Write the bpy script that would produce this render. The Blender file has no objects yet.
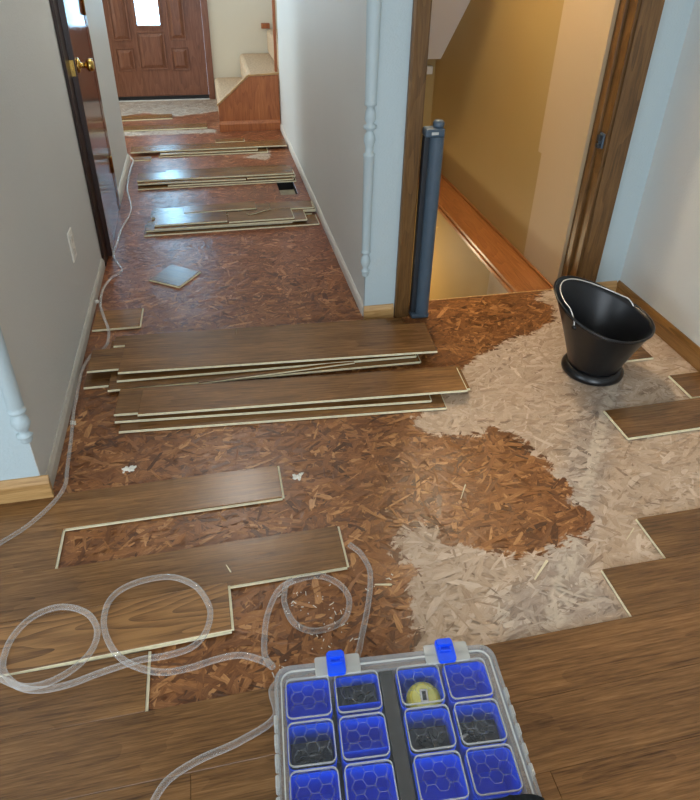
import bpy, bmesh, math, random
import numpy as np
from mathutils import Vector, Matrix
random.seed(7); rng = np.random.default_rng(7)
scene = bpy.context.scene
COL = scene.collection

# ---------------------------------------------------------------- camera
cam_d = bpy.data.cameras.new('camera'); cam = bpy.data.objects.new('camera', cam_d); COL.objects.link(cam)
YAW, PITCH, ROLL = 0.21842, 0.56049, 0.02079
fw = Vector((math.sin(YAW)*math.cos(PITCH), math.cos(YAW)*math.cos(PITCH), -math.sin(PITCH)))
rt = Vector((math.cos(YAW), -math.sin(YAW), 0)); up = rt.cross(fw)
r2 = rt*math.cos(ROLL)+up*math.sin(ROLL); u2 = -rt*math.sin(ROLL)+up*math.cos(ROLL)
M4 = Matrix((r2, u2, -fw)).transposed().to_4x4(); M4.translation = (0, 0, 1.42)
cam.matrix_world = M4
cam_d.sensor_fit = 'HORIZONTAL'; cam_d.sensor_width = 36; cam_d.lens = 649.73*36/700; cam_d.shift_y = -0.1
cam_d.clip_start = 0.02
scene.camera = cam

# ---------------------------------------------------------------- world, lights, exposure
w = bpy.data.worlds.new('sky'); scene.world = w; w.use_nodes = True
bg = w.node_tree.nodes['Background']; bg.inputs[0].default_value = (0.62, 0.78, 1.0, 1); bg.inputs[1].default_value = 1.2
scene.view_settings.view_transform = 'Standard'; scene.view_settings.look = 'None'
scene.view_settings.exposure = 0.85; scene.view_settings.gamma = 1.0
scene.view_settings.use_curve_mapping = False

def area(name, loc, target, sx, sy, power, col, spread=None):
    d = bpy.data.lights.new(name, 'AREA'); d.shape = 'RECTANGLE'; d.size = sx; d.size_y = sy
    d.energy = power; d.color = col
    if spread: d.spread = spread
    o = bpy.data.objects.new(name, d); COL.objects.link(o); o.location = loc
    o.rotation_euler = (Vector(target)-Vector(loc)).to_track_quat('-Z', 'Y').to_euler()
    return o
# daylight through the patio window behind the camera, the dining window on the left, the living-room window by the foyer
area('patio_daylight', (-0.4, -2.9, 1.35), (-0.4, 0, 1.2), 2.2, 1.9, 46, (0.88, 0.95, 1.0))
area('dining_daylight', (-2.9, -0.4, 1.45), (0, -0.4, 1.0), 1.6, 1.3, 20, (0.86, 0.95, 1.0))
area('living_daylight', (-3.4, 5.5, 1.5), (0, 5.2, 1.3), 1.5, 1.5, 44, (0.86, 0.96, 1.0))

# ---------------------------------------------------------------- helpers
def lin(r, g, b):
    f = lambda c: (c/255/12.92) if c/255 <= .04045 else ((c/255+.055)/1.055)**2.4
    return (f(r), f(g), f(b), 1)

class NT:
    def __init__(s, name):
        s.m = bpy.data.materials.new(name); s.m.use_nodes = True; s.t = s.m.node_tree; s.t.nodes.clear()
        s.out = s.n('ShaderNodeOutputMaterial'); s.b = s.n('ShaderNodeBsdfPrincipled'); s.l(s.b.outputs[0], s.out.inputs[0])
    def n(s, k, **kw):
        x = s.t.nodes.new(k)
        for a, v in kw.items(): setattr(x, a, v)
        return x
    def l(s, a, b): s.t.links.new(a, b)
    def put(s, sock, v):
        if hasattr(v, 'is_linked') or hasattr(v, 'links'): s.l(v, sock)
        else: sock.default_value = v
    def math(s, op, a, b=0.5, clamp=False):
        x = s.n('ShaderNodeMath', operation=op, use_clamp=clamp); s.put(x.inputs[0], a); s.put(x.inputs[1], b); return x.outputs[0]
    def mix(s, f, a, b, mode='MIX'):
        x = s.n('ShaderNodeMix', data_type='RGBA', blend_type=mode); s.put(x.inputs[0], f); s.put(x.inputs[6], a); s.put(x.inputs[7], b); return x.outputs[2]
    def noise(s, vec, scale, detail=3, rough=.55, dist=0):
        x = s.n('ShaderNodeTexNoise'); 
        if vec is not None: s.l(vec, x.inputs['Vector'])
        x.inputs['Scale'].default_value = scale; x.inputs['Detail'].default_value = detail
        x.inputs['Roughness'].default_value = rough; x.inputs['Distortion'].default_value = dist
        return x.outputs[0]
    def mapping(s, vec, scale=(1, 1, 1), loc=(0, 0, 0), rot=(0, 0, 0)):
        x = s.n('ShaderNodeMapping'); s.l(vec, x.inputs[0]); x.inputs['Scale'].default_value = scale
        s.put(x.inputs['Location'], loc); x.inputs['Rotation'].default_value = rot; return x.outputs[0]
    def ramp(s, fac, stops):
        x = s.n('ShaderNodeValToRGB'); s.put(x.inputs[0], fac); e = x.color_ramp.elements
        while len(e) < len(stops): e.new(.5)
        for i, (p, c) in enumerate(stops): e[i].position = p; e[i].color = c
        return x.outputs[0]
    def rng(s, v, a, b, c=0., d=1.):
        x = s.n('ShaderNodeMapRange'); s.put(x.inputs[0], v)
        for i, q in enumerate((a, b, c, d)): x.inputs[i+1].default_value = q
        return x.outputs[0]
    def attr(s, name, kind='GEOMETRY', out='Fac'):
        x = s.n('ShaderNodeAttribute', attribute_name=name, attribute_type=kind); return x.outputs[out]
    def obj(s): return s.n('ShaderNodeTexCoord').outputs['Object']
    def bump(s, h, st=.3, dist=.002):
        x = s.n('ShaderNodeBump'); s.l(h, x.inputs['Height']); x.inputs['Strength'].default_value = st; x.inputs['Distance'].default_value = dist
        s.l(x.outputs[0], s.b.inputs['Normal'])
    def set(s, col=None, rough=None, **kw):
        if col is not None: s.put(s.b.inputs['Base Color'], col)
        if rough is not None: s.put(s.b.inputs['Roughness'], rough)
        for k, v in kw.items(): s.put(s.b.inputs[k.replace('_', ' ')], v)
        return s.m

def plain(name, col, rough=.5, vary=.06, scale=30, **kw):
    n = NT(name); o = n.obj(); f = n.noise(o, scale, 3)
    d = tuple(c*(1-vary*2) for c in col[:3])+(1,); h = tuple(min(1, c*(1+vary*2)) for c in col[:3])+(1,)
    return n.set(n.ramp(f, [(.3, d), (.7, h)]), rough, **kw)

def paint(name, col, rough=.55):
    n = NT(name); o = n.obj(); f = n.noise(o, 1.6, 3); tex = n.noise(o, 130, 3, .6)
    d = tuple(c*.96 for c in col[:3])+(1,)
    n.bump(tex, .45, .003)
    return n.set(n.ramp(f, [(.3, d), (.7, col)]), rough)

def wood(name, dark, mid, light, rough=.35, xs=1.0, axis='x', tone=False, contrast=1.0, fine=1.0):
    n = NT(name); o = n.obj()
    info = n.n('ShaderNodeObjectInfo').outputs['Random']
    off = n.n('ShaderNodeCombineXYZ'); r = n.math('MULTIPLY', info, 37.3); n.l(r, off.inputs[0]); n.l(n.math('MULTIPLY', info, 91.7), off.inputs[1])
    rot = (0, 0, 0) if axis == 'x' else ((0, math.pi/2, 0) if axis == 'z' else (0, 0, math.pi/2))
    base = n.mapping(o, rot=rot)
    add = n.n('ShaderNodeVectorMath', operation='ADD'); n.l(base, add.inputs[0]); n.l(off.outputs[0], add.inputs[1]); v = add.outputs[0]
    warp = n.noise(n.mapping(v, (1.3*xs, 9*xs, 9*xs)), 1.0, 2, .4)
    rings = n.math('FRACT', n.math('MULTIPLY', warp, 8.0+4.0*contrast))
    g1 = n.noise(n.mapping(v, (7*xs, 170*xs, 170*xs)), 1.0, 3, .6, .4)
    g2 = n.noise(n.mapping(v, (26*xs, 520*xs*fine, 520*xs*fine)), 1.0, 3, .6)
    blot = n.noise(n.mapping(v, (1.6*xs, 12*xs, 12*xs)), 1.0, 2)
    f = n.math('ADD', n.math('MULTIPLY', rings, .13*contrast), n.math('MULTIPLY', g1, .46))
    f = n.math('ADD', f, n.math('MULTIPLY', g2, .28)); f = n.math('ADD', f, n.math('MULTIPLY', blot, .26))
    f = n.math('SUBTRACT', f, .06)
    c = n.ramp(f, [(.28, dark), (.48, mid), (.70, light)])
    if tone:
        t = n.attr('tone', 'OBJECT'); c = n.mix(1.0, c, n.ramp(t, [(0, (.55, .52, .50, 1)), (.5, (1, 1, 1, 1)), (1, (1.5, 1.42, 1.3, 1))]), 'MULTIPLY')
    n.bump(n.math('ADD', g2, g1), .15, .0008)
    return n.set(c, rough)

def obj(name, bm, mats, parent=None, loc=(0, 0, 0), rot=(0, 0, 0), smooth=False):
    me = bpy.data.meshes.new(name)
    if smooth:
        for f in bm.faces: f.smooth = True
    bmesh.ops.recalc_face_normals(bm, faces=bm.faces[:])
    bm.to_mesh(me); bm.free()
    for m in (mats if isinstance(mats, (list, tuple)) else [mats]): me.materials.append(m)
    o = bpy.data.objects.new(name, me); COL.objects.link(o); o.location = loc; o.rotation_euler = rot
    if parent: o.parent = parent
    return o
def empty(name, loc=(0, 0, 0), rz=0, parent=None):
    o = bpy.data.objects.new(name, None); COL.objects.link(o); o.location = loc; o.rotation_euler = (0, 0, rz); o.empty_display_size = .05
    if parent: o.parent = parent
    return o
def tag(o, label=None, cat=None, group=None, kind=None):
    if label: o['label'] = label
    if cat: o['category'] = cat
    if group: o['group'] = group
    if kind: o['kind'] = kind
    return o
def struct(o, label, cat=None): return tag(o, label, cat, kind='structure')

def bx(bm, x0, x1, y0, y1, z0, z1, mi=0, bev=0):
    r = bmesh.ops.create_cube(bm, size=1)
    vs = r['verts']
    for v in vs:
        v.co = Vector(((x0+x1)/2+v.co.x*(x1-x0), (y0+y1)/2+v.co.y*(y1-y0), (z0+z1)/2+v.co.z*(z1-z0)))
    fs = {f for v in vs for f in v.link_faces}
    for f in fs: f.material_index = mi
    if bev:
        es = {e for v in vs for e in v.link_edges}
        r = bmesh.ops.bevel(bm, geom=list(es), offset=bev, segments=2, affect='EDGES', profile=.5)
        for f in r['faces']: f.material_index = mi
def box(x0, x1, y0, y1, z0, z1, bev=0):
    bm = bmesh.new(); bx(bm, x0, x1, y0, y1, z0, z1, 0, bev); return bm
def lathe(prof, seg=32, cap=True, bm=None, off=(0, 0, 0), a0=0, a1=2*math.pi):
    bm = bm or bmesh.new(); full = abs(a1-a0-2*math.pi) < 1e-6
    n = seg if full else seg+1; rings = []
    for r, z in prof:
        rings.append([bm.verts.new((off[0]+r*math.cos(a0+(a1-a0)*i/seg), off[1]+r*math.sin(a0+(a1-a0)*i/seg), off[2]+z)) for i in range(n)])
    for a, b in zip(rings, rings[1:]):
        for i in range(n if full else n-1):
            j = (i+1) % n
            bm.faces.new((a[i], a[j], b[j], b[i]))
    if cap:
        for r in (rings[0], rings[-1]):
            if prof[0 if r is rings[0] else -1][0] > 1e-5: bm.faces.new(r)
    return bm
def catmull(P, k=8):
    P = [Vector(p) for p in P]; Q = [P[0]*2-P[1]]+P+[P[-1]*2-P[-2]]; out = []
    for i in range(1, len(Q)-2):
        a, b, c, d = Q[i-1:i+3]
        for j in range(k):
            t = j/k; out.append(.5*((2*b)+(c-a)*t+(2*a-5*b+4*c-d)*t*t+(3*b-a-3*c+d)*t**3))
    out.append(P[-1]); return out
def tube(P, r, seg=10, bm=None, cap=True, inner=None):
    bm = bm or bmesh.new(); P = [Vector(p) for p in P]
    def sweep(rad, flip):
        n = None; rings = []
        for i, p in enumerate(P):
            t = (P[min(i+1, len(P)-1)]-P[max(i-1, 0)]).normalized()
            if n is None: n = t.orthogonal().normalized()
            n = (n-t*n.dot(t)).normalized(); b = t.cross(n)
            rings.append([bm.verts.new(p+(n*math.cos(2*math.pi*k/seg)+b*math.sin(2*math.pi*k/seg))*rad) for k in range(seg)])
        for A, B in zip(rings, rings[1:]):
            for k in range(seg): bm.faces.new((A[k], A[(k+1) % seg], B[(k+1) % seg], B[k]))
        return rings
    R = sweep(r, 0)
    if cap: bm.faces.new(R[0]); bm.faces.new(R[-1])
    return bm
def prism(pts, axis, a, b, bm=None):
    """extrude a 2-D outline along an axis between a and b"""
    bm = bm or bmesh.new()
    def P(p, d): return {'x': (d, p[0], p[1]), 'y': (p[0], d, p[1]), 'z': (p[0], p[1], d)}[axis]
    A = [bm.verts.new(P(p, a)) for p in pts]; B = [bm.verts.new(P(p, b)) for p in pts]
    bm.faces.new(A); bm.faces.new(B[::-1])
    for i in range(len(pts)): j = (i+1) % len(pts); bm.faces.new((A[i], A[j], B[j], B[i]))
    return bm

# ---------------------------------------------------------------- materials
M = {}
M['wall'] = paint('grey_wall_paint', lin(208, 210, 206))
M['wall_blue'] = paint('pale_blue_wall_paint', lin(182, 198, 202))
M['cream'] = paint('cream_wall_paint', lin(214, 206, 186))
M['ceil'] = paint('ceiling_paint', lin(225, 222, 215))
M['white_trim'] = plain('white_trim_paint', lin(214, 210, 200), .4, .02)
M['outlet'] = plain('white_outlet', lin(240, 238, 230), .35, .02)
M['hall_trim'] = plain('hall_trim_paint', lin(186, 181, 170), .45, .02)
M['oak'] = wood('golden_oak', lin(130, 94, 50), lin(178, 138, 86), lin(204, 166, 112), .4, tone=False)
M['oak_z'] = wood('brown_oak_casing', lin(62, 42, 20), lin(100, 70, 36), lin(126, 92, 52), .4, axis='z')
M['oak_y'] = wood('orange_oak_ledge', lin(104, 58, 26), lin(150, 92, 46), lin(174, 116, 64), .35, axis='y')
M['oak_base'] = wood('oak_baseboard', lin(88, 58, 26), lin(134, 94, 48), lin(160, 118, 68), .35, axis='y')
M['oak_red'] = wood('red_oak_panel', lin(108, 54, 22), lin(156, 88, 42), lin(182, 112, 60), .4, axis='z')
M['mahog'] = wood('dark_mahogany', lin(60, 26, 14), lin(92, 44, 24), lin(116, 60, 36), .14, axis='z')
M['door'] = wood('front_door_wood', lin(80, 46, 30), lin(114, 70, 48), lin(134, 88, 64), .35, axis='z')
M['dark_wood'] = wood('dark_casing', lin(26, 12, 8), lin(42, 22, 14), lin(58, 32, 20), .3, axis='z')
M['plank'] = wood('laminate_veneer', lin(62, 41, 21), lin(117, 82, 46), lin(156, 115, 69), .25, tone=True, contrast=.4)
M['plank_bold'] = wood('laminate_bold_grain', lin(62, 40, 20), lin(112, 78, 44), lin(148, 108, 64), .3, tone=True, contrast=2.2)
M['core'] = plain('plank_core', lin(224, 216, 184), .7, .05, 60)
M['brass'] = plain('brass', lin(205, 170, 95), .2, .03, Metallic=1.0)
M['black'] = plain('black_plastic', (.006, .006, .007, 1), .3, .05)
M['black_in'] = plain('bucket_inside', (.008, .009, .012, 1), .38, .05)
M['steel'] = plain('wire_steel', (.78, .77, .74, 1), .25, .03, Metallic=.35)
M['gate'] = plain('slate_plastic', lin(70, 86, 100), .35, .03)
M['gate_dk'] = plain('dark_slate', lin(30, 36, 42), .5, .03)
M['mesh_white'] = plain('gate_mesh', lin(190, 190, 185), .6, .03)
M['blue'] = plain('blue_plastic', lin(16, 84, 250), .35, .04)
M['bin_dark'] = plain('dark_bin_contents', lin(26, 28, 32), .45, .2, 200)
M['tray'] = plain('smoke_tray', lin(58, 58, 56), .4, .05)
M['carpet'] = plain('beige_carpet', lin(186, 160, 130), .95, .12, 60)
M['yellow'] = plain('yellow_plastic', lin(224, 214, 60), .4, .04)
M['paper'] = plain('white_paper', lin(226, 222, 210), .8, .05)
M['splinter'] = plain('pale_splinter', lin(222, 210, 178), .7, .05)
M['metal_duct'] = plain('duct_metal', lin(150, 142, 118), .5, .1)
M['vent_dark'] = plain('dark_duct', lin(24, 20, 18), .7, .1)
M['cloth'] = plain('charcoal_cloth', lin(30, 36, 38), .9, .2, 120)

def clear(name, col, facing_lo, facing_hi, rough=.08):
    n = NT(name); n.set(col, rough); lw = n.n('ShaderNodeLayerWeight'); lw.inputs[0].default_value = .45
    f = n.rng(lw.outputs['Facing'], 0, 1, facing_lo, facing_hi)
    tr = n.n('ShaderNodeBsdfTransparent'); mx = n.n('ShaderNodeMixShader'); n.l(f, mx.inputs[0]); n.l(tr.outputs[0], mx.inputs[1]); n.l(n.b.outputs[0], mx.inputs[2])
    n.l(mx.outputs[0], n.out.inputs[0]); return n.m
M['hose'] = clear('clear_vinyl', lin(228, 225, 220), .06, .58, .03)
M['lid'] = clear('clear_lid', lin(200, 208, 214), .015, .22)
M['lid_rim'] = clear('clear_lid_rim', lin(196, 200, 200), .22, .65, .2)
M['lid_rib'] = clear('clear_lid_rib', lin(220, 222, 215), .45, .8, .2)
M['lid_hex'] = clear('clear_lid_embossing', lin(190, 196, 200), .22, .4, .2)

n = NT('stairwell_yellow'); o = n.obj(); m_ = n.noise(o, 1.4, 2); te = n.noise(o, 120, 3, .6)
sep = n.n('ShaderNodeSeparateXYZ'); n.l(o, sep.inputs[0])
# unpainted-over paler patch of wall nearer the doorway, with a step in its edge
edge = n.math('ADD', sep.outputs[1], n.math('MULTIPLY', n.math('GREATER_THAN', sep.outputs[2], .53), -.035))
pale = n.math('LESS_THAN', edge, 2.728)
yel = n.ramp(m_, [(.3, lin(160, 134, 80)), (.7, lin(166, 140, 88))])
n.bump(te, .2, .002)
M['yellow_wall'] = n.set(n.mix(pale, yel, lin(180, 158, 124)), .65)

n = NT('door_glass'); o = n.obj(); v = n.n('ShaderNodeTexVoronoi'); v.inputs['Scale'].default_value = 45; n.l(o, v.inputs['Vector'])
e = n.ramp(v.outputs['Distance'], [(0, (.26, .64, 1, 1)), (1, (.42, .76, 1, 1))])
n.set((.8, .85, .9, 1), .1); n.l(e, n.b.inputs['Emission Color']); n.b.inputs['Emission Strength'].default_value = 11.0
M['glass'] = n.m

def osb():
    n = NT('oriented_strand_board'); o = n.obj()
    tone = n.attr('tone'); sdl = n.attr('sdl'); sdg = n.attr('sdg')
    uv = n.n('ShaderNodeUVMap', uv_map='UVMap').outputs[0]
    grain = n.noise(n.mapping(uv, (1.0, 6, 1)), 3.0, 4, .7)
    w1 = n.noise(o, 26, 4, .65); w2 = n.noise(o, 5, 3)
    edge = n.math('ADD', sdl, n.math('MULTIPLY', n.math('SUBTRACT', w1, .5), .10))
    edge = n.math('ADD', edge, n.math('MULTIPLY', n.math('SUBTRACT', tone, .5), .022))
    L = n.rng(edge, -.004, .006)
    t = n.math('ADD', n.math('MULTIPLY', tone, .52), n.math('MULTIPLY', grain, .55)); t = n.math('SUBTRACT', t, .05)
    brown = n.ramp(t, [(.14, lin(56, 31, 15)), (.36, lin(112, 68, 34)), (.58, lin(150, 97, 52)), (.86, lin(208, 154, 98))])
    hall_sheen = n.rng(n.attr('hall'), 0, 1)  # redder hall tone paints reflected window light into the strand colour
    brown = n.mix(n.math('MULTIPLY', hall_sheen, .8), brown, n.ramp(t, [(.12, lin(66, 32, 20)), (.38, lin(124, 68, 44)), (.60, lin(164, 100, 68)), (.88, lin(222, 160, 118))]))
    brown = n.mix(n.rng(w2, .40, .75, 0, .22), brown, lin(84, 46, 24))
    light = n.ramp(t, [(.12, lin(122, 96, 76)), (.34, lin(180, 154, 128)), (.60, lin(198, 175, 152)), (.9, lin(220, 202, 182))])
    gmask = n.rng(n.math('ADD', sdg, n.math('MULTIPLY', n.math('SUBTRACT', w1, .5), .12)), -.02, .04)
    dust = n.ramp(t, [(.1, lin(92, 80, 72)), (.4, lin(148, 132, 120)), (.9, lin(206, 192, 176))])
    light = n.mix(n.math('MULTIPLY', gmask, .7), light, dust)
    stripe = n.rng(n.math('ADD', n.attr('sdw'), n.math('MULTIPLY', n.math('SUBTRACT', w1, .5), .05)), -.006, .006)
    light = n.mix(n.math('MULTIPLY', stripe, .55), light, lin(216, 202, 182))
    c = n.mix(L, brown, light)
    rough = n.rng(L, 0, 1, .33, .65)
    n.bump(grain, .25, .001)
    return n.set(c, rough)
M['osb'] = osb()
M['osb_edge'] = plain('osb_cut_edge', lin(196, 160, 110), .8, .15, 90)

# ---------------------------------------------------------------- layout constants (metres)
HL, HR = -0.556, 0.572            # hall side walls
YL = 1.475                        # face of the left wall end
YC = 2.28                         # face of the wall with the stairwell doorway
XR = 1.742                        # right wall
YTH = 2.385                       # stairwell threshold
YF = 4.59                         # foyer corner on the left
YD = 6.40                         # front door plane
CE = 2.42                         # ceiling

LIGHT = [(0.579,1.612),(0.716,1.726),(0.87,1.885),(1.004,1.965),(1.141,2.036),(1.209,2.039),(1.359,2.116),(1.418,2.252),(1.359,2.308),(1.46,2.39),
 (1.80,2.42),(1.80,0.70),(0.347,0.70),(0.347,0.823),(0.363,0.861),(0.373,0.926),(0.382,0.985),(0.432,1.042),(0.371,1.082),(0.391,1.143),(0.461,1.186),(0.514,1.158),(0.514,1.095),(0.606,1.07),(0.669,1.023),(0.777,1.014),(0.86,1.052),(0.898,1.034),(0.975,1.114),(0.92,1.165),(0.968,1.237),(0.926,1.289),(0.95,1.363),(0.888,1.384),(0.911,1.423),(0.88,1.483),(0.833,1.517),(0.75,1.498),(0.623,1.521),(0.578,1.576)]
FOY1 = [(-1.6,6.45),(0.12,6.45),(0.1,5.93),(-0.268,5.78),(-0.52,5.95),(-0.70,5.85),(-1.6,5.85)]
FOY2 = [(-0.8,5.38),(0.06,5.35),(0.05,5.24),(-0.8,5.24)]
FOY3 = [(0.22,4.57),(0.44,4.74),(0.38,4.49)]
BAND = [(1.43,1.66),(1.25,1.43),(0.985,1.11),(0.76,0.80),(0.60,0.80),(0.86,1.16),(1.10,1.49),(1.31,1.69)]
PURP = [(0.802,0.989),(0.882,0.926),(0.90,0.78),(0.555,0.78),(0.573,0.912),(0.71,0.975)]
STR1 = [(1.375, 1.66), (1.345, 1.68), (.67, .82), (.70, .80)]
STR2 = [(.86, .93), (.835, .94), (.80, .83), (.82, .82)]
STR3 = [(.60, .90), (.575, .91), (.57, .83), (.595, .82)]
def sdist(px, py, poly):
    """signed distance, positive inside"""
    P = np.array(poly); d = np.full(px.shape, 1e9); ins = np.zeros(px.shape, bool)
    for i in range(len(P)):
        ax, ay = P[i]; bx_, by_ = P[(i+1) % len(P)]; ex, ey = bx_-ax, by_-ay
        t = np.clip(((px-ax)*ex+(py-ay)*ey)/(ex*ex+ey*ey), 0, 1)
        d = np.minimum(d, np.hypot(px-ax-t*ex, py-ay-t*ey))
        c = ((ay > py) != (by_ > py)) & (px < ex*(py-ay)/(ey if ey != 0 else 1e-12)+ax); ins ^= c
    return np.where(ins, d, -d)
def masks(px, py):
    l = np.maximum.reduce([sdist(px, py, q) for q in (LIGHT, FOY1, FOY2, FOY3)])
    g = np.maximum.reduce([sdist(px, py, q) for q in (BAND, PURP, FOY1, FOY2)])
    h = np.clip((py-2.0)/1.2, 0, 1)*(px < 0.62)  # where the painted reflected-light tint fades in along the hall
    w_ = np.maximum.reduce([sdist(px, py, q) for q in (STR1, STR2, STR3)])
    return l, g, h, w_
VENT = (0.392, 0.500, 3.80, 4.05)
ZONES = [(-0.62, XR, 0.70, YTH), (HL-.01, HR+.01, YTH, 5.30), (-1.7, 0.11, 4.62, YD)]
def osb_mesh(name, V, Fq, tone, uv):
    me = bpy.data.meshes.new(name); me.from_pydata(V.tolist(), [], Fq.tolist())
    l, g, h, w_ = masks(V[:, 0], V[:, 1])
    for nm, arr in (('tone', tone), ('sdl', l), ('sdg', g), ('hall', h), ('sdw', w_)):
        a = me.attributes.new(nm, 'FLOAT', 'POINT'); a.data.foreach_set('value', np.ascontiguousarray(arr, dtype=np.float32))
    u = me.uv_layers.new(name='UVMap'); idx = Fq.reshape(-1); u.data.foreach_set('uv', np.ascontiguousarray(uv[idx].reshape(-1), dtype=np.float32))
    me.materials.append(M['osb'])
    o = bpy.data.objects.new(name, me); COL.objects.link(o); return o

# ================================================================ FLOOR
def grid_floor():
    V, F = [], []; key = {}
    xs = np.round(np.concatenate([np.arange(-3.4, -.62, .2), np.arange(-.62, 1.75, .04)]), 4)
    ys = np.round(np.concatenate([np.arange(-2.9, .6, .25), np.arange(.6, 6.6, .05)]), 4)
    # the grid lines meet the duct hole and the stairwell edge
    xs = np.unique(np.concatenate([xs[(abs(xs-VENT[0]) > .02) & (abs(xs-VENT[1]) > .02)], [VENT[0], VENT[1], HL, HR+.06, XR+.03]]))
    ys = np.unique(np.concatenate([ys[(abs(ys-VENT[2]) > .02) & (abs(ys-VENT[3]) > .02) & (abs(ys-YTH) > .02)], [VENT[2], VENT[3], YTH]]))
    def vid(i, j):
        if (i, j) not in key: key[(i, j)] = len(V); V.append((xs[i], ys[j], 0))
        return key[(i, j)]
    for i in range(len(xs)-1):
        for j in range(len(ys)-1):
            cx, cy = (xs[i]+xs[i+1])/2, (ys[j]+ys[j+1])/2
            if VENT[0] < cx < VENT[1] and VENT[2] < cy < VENT[3]: continue
            if cx > HR+.06 and cy > YTH and cy < 5.3: continue
            if cx < HL-.2 and YL+.15 < cy < YF-.15: continue
            F.append((vid(i, j), vid(i+1, j), vid(i+1, j+1), vid(i, j+1)))
    V = np.array(V, float); return V, np.array(F)
V, F = grid_floor()
floor = osb_mesh('floor', V, F, np.full(len(V), .35), V[:, :2]*8)
struct(floor, 'bare brown strand board subfloor with pale worn patches')

def flakes(dens=4.2):
    C = []
    for (x0, x1, y0, y1) in ZONES:
        n_ = int((x1-x0)*(y1-y0)*dens/.00085)
        p = np.stack([rng.uniform(x0, x1, n_), rng.uniform(y0, y1, n_)], 1); C.append(p)
    C = np.concatenate(C); n_ = len(C)
    ang = np.where(rng.random(n_) < .62, rng.normal(0.15, .62, n_), rng.uniform(0, math.pi, n_))
    Lh = rng.uniform(.018, .060, n_); Wh = rng.uniform(.0020, .0092, n_)
    small = rng.random(n_) < .3; Lh[small] *= .5; Wh[small] *= .5
    dx, dy = np.cos(ang), np.sin(ang); K = 7
    z = rng.uniform(.0002, .0016, n_); tone = np.clip(rng.normal(.5, .25, n_), 0, 1)
    loc = [(-1, -.3), (-.75, -1), (.8, -1), (1.05, -.1), (.7, .9), (-.2, 1.05), (-.85, .7)]; V = np.zeros((n_, K, 3)); UV = np.zeros((n_, K, 2)); off = rng.uniform(0, 50, (n_, 2))
    fl_ = np.where(rng.random(n_) < .5, 1, -1); tlt = np.stack([rng.uniform(-.0008, .0008, n_), rng.uniform(-.0003, .0003, n_)], 1); z += .0010
    for k, (a, b) in enumerate(loc):
        aa = a*(1+rng.uniform(-.18, .18, n_)); bb = b*(1+rng.uniform(-.4, .4, n_))*fl_
        V[:, k, 0] = C[:, 0]+dx*aa*Lh-dy*bb*Wh; V[:, k, 1] = C[:, 1]+dy*aa*Lh+dx*bb*Wh
        V[:, k, 2] = z+tlt[:, 0]*a+tlt[:, 1]*b*fl_
        UV[:, k, 0] = off[:, 0]+aa*Lh*14; UV[:, k, 1] = off[:, 1]+bb*Wh*14
    x, y = V[:, :, 0], V[:, :, 1]
    bad = ((x > VENT[0]-.002) & (x < VENT[1]+.002) & (y > VENT[2]-.002) & (y < VENT[3]+.002)).any(1)
    bad |= ((x > HR) & (y > YTH-.001)).any(1) & (C[:, 1] < 5.3)
    bad |= (x > XR-.001).any(1) | (y > YD-.01).any(1)
    bad |= ((x < HL+.002) & (y > YL) & (y < YF)).any(1) & (C[:, 1] > YL) & (C[:, 1] < YF)
    bad |= ((x > HR-.001) & (y > YC+.01)).any(1) & (C[:, 0] < HR) & (C[:, 1] > YC)
    keep = ~bad; V = V[keep].reshape(-1, 3); n2 = keep.sum()
    o = osb_mesh('wood_strands', V, np.arange(n2*K).reshape(-1, K), np.repeat(tone[keep], K), UV[keep].reshape(-1, 2))
    o.parent = floor; tag(o, 'overlapping flat wood strands pressed into the board', kind='stuff')
flakes()
obj('board_edge', box(HR+.06, 1.50, YTH, YTH+.006, -.02, 0.0), M['osb_edge'], floor)

# ---- planks
def plank_mesh(L, W, T, c=.0012):
    bm = bmesh.new(); hx, hy = L/2, W/2
    def rect(x, y, z): return [bm.verts.new(p) for p in ((-x, -y, z), (x, -y, z), (x, y, z), (-x, y, z))]
    a, b, d = rect(hx, hy, 0), rect(hx, hy, T-c), rect(hx-c, hy-c, T)
    bm.faces.new(a[::-1]).material_index = 1; bm.faces.new(d)
    for k in range(4):
        j = (k+1) % 4
        bm.faces.new((a[k], a[j], b[j], b[k])).material_index = 1
        bm.faces.new((b[k], b[j], d[j], d[k]))
    return bm
def plank(name, x0, x1, y0, y1, z=.0, T=.010, rz=0, parent=None, tone=.5, tongue='', tilt=0, roll=0, tw=.006, mat='plank', side='core'):
    L, W = x1-x0, y1-y0
    o = obj(name, plank_mesh(L, W, T, .0005 if side == 'plank' else .0012), [M[mat], M[side]], parent, ((x0+x1)/2, (y0+y1)/2, z), (roll, tilt, rz))
    o['tone'] = float(tone)
    if tongue:
        bm = bmesh.new(); hx, hy = L/2, W/2; za, zb = T*.28, T*.62
        for s in tongue:
            if s == 'n': bx(bm, -hx, hx, -hy-tw, -hy, za, zb)
            if s == 'f': bx(bm, -hx, hx, hy, hy+tw, za, zb)
            if s == 'r': bx(bm, hx, hx+tw, -hy, hy, za, zb)
            if s == 'l': bx(bm, -hx-tw, -hx, -hy, hy, za, zb)
        obj('tongue', bm, M['core'], o)
    return o
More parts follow.
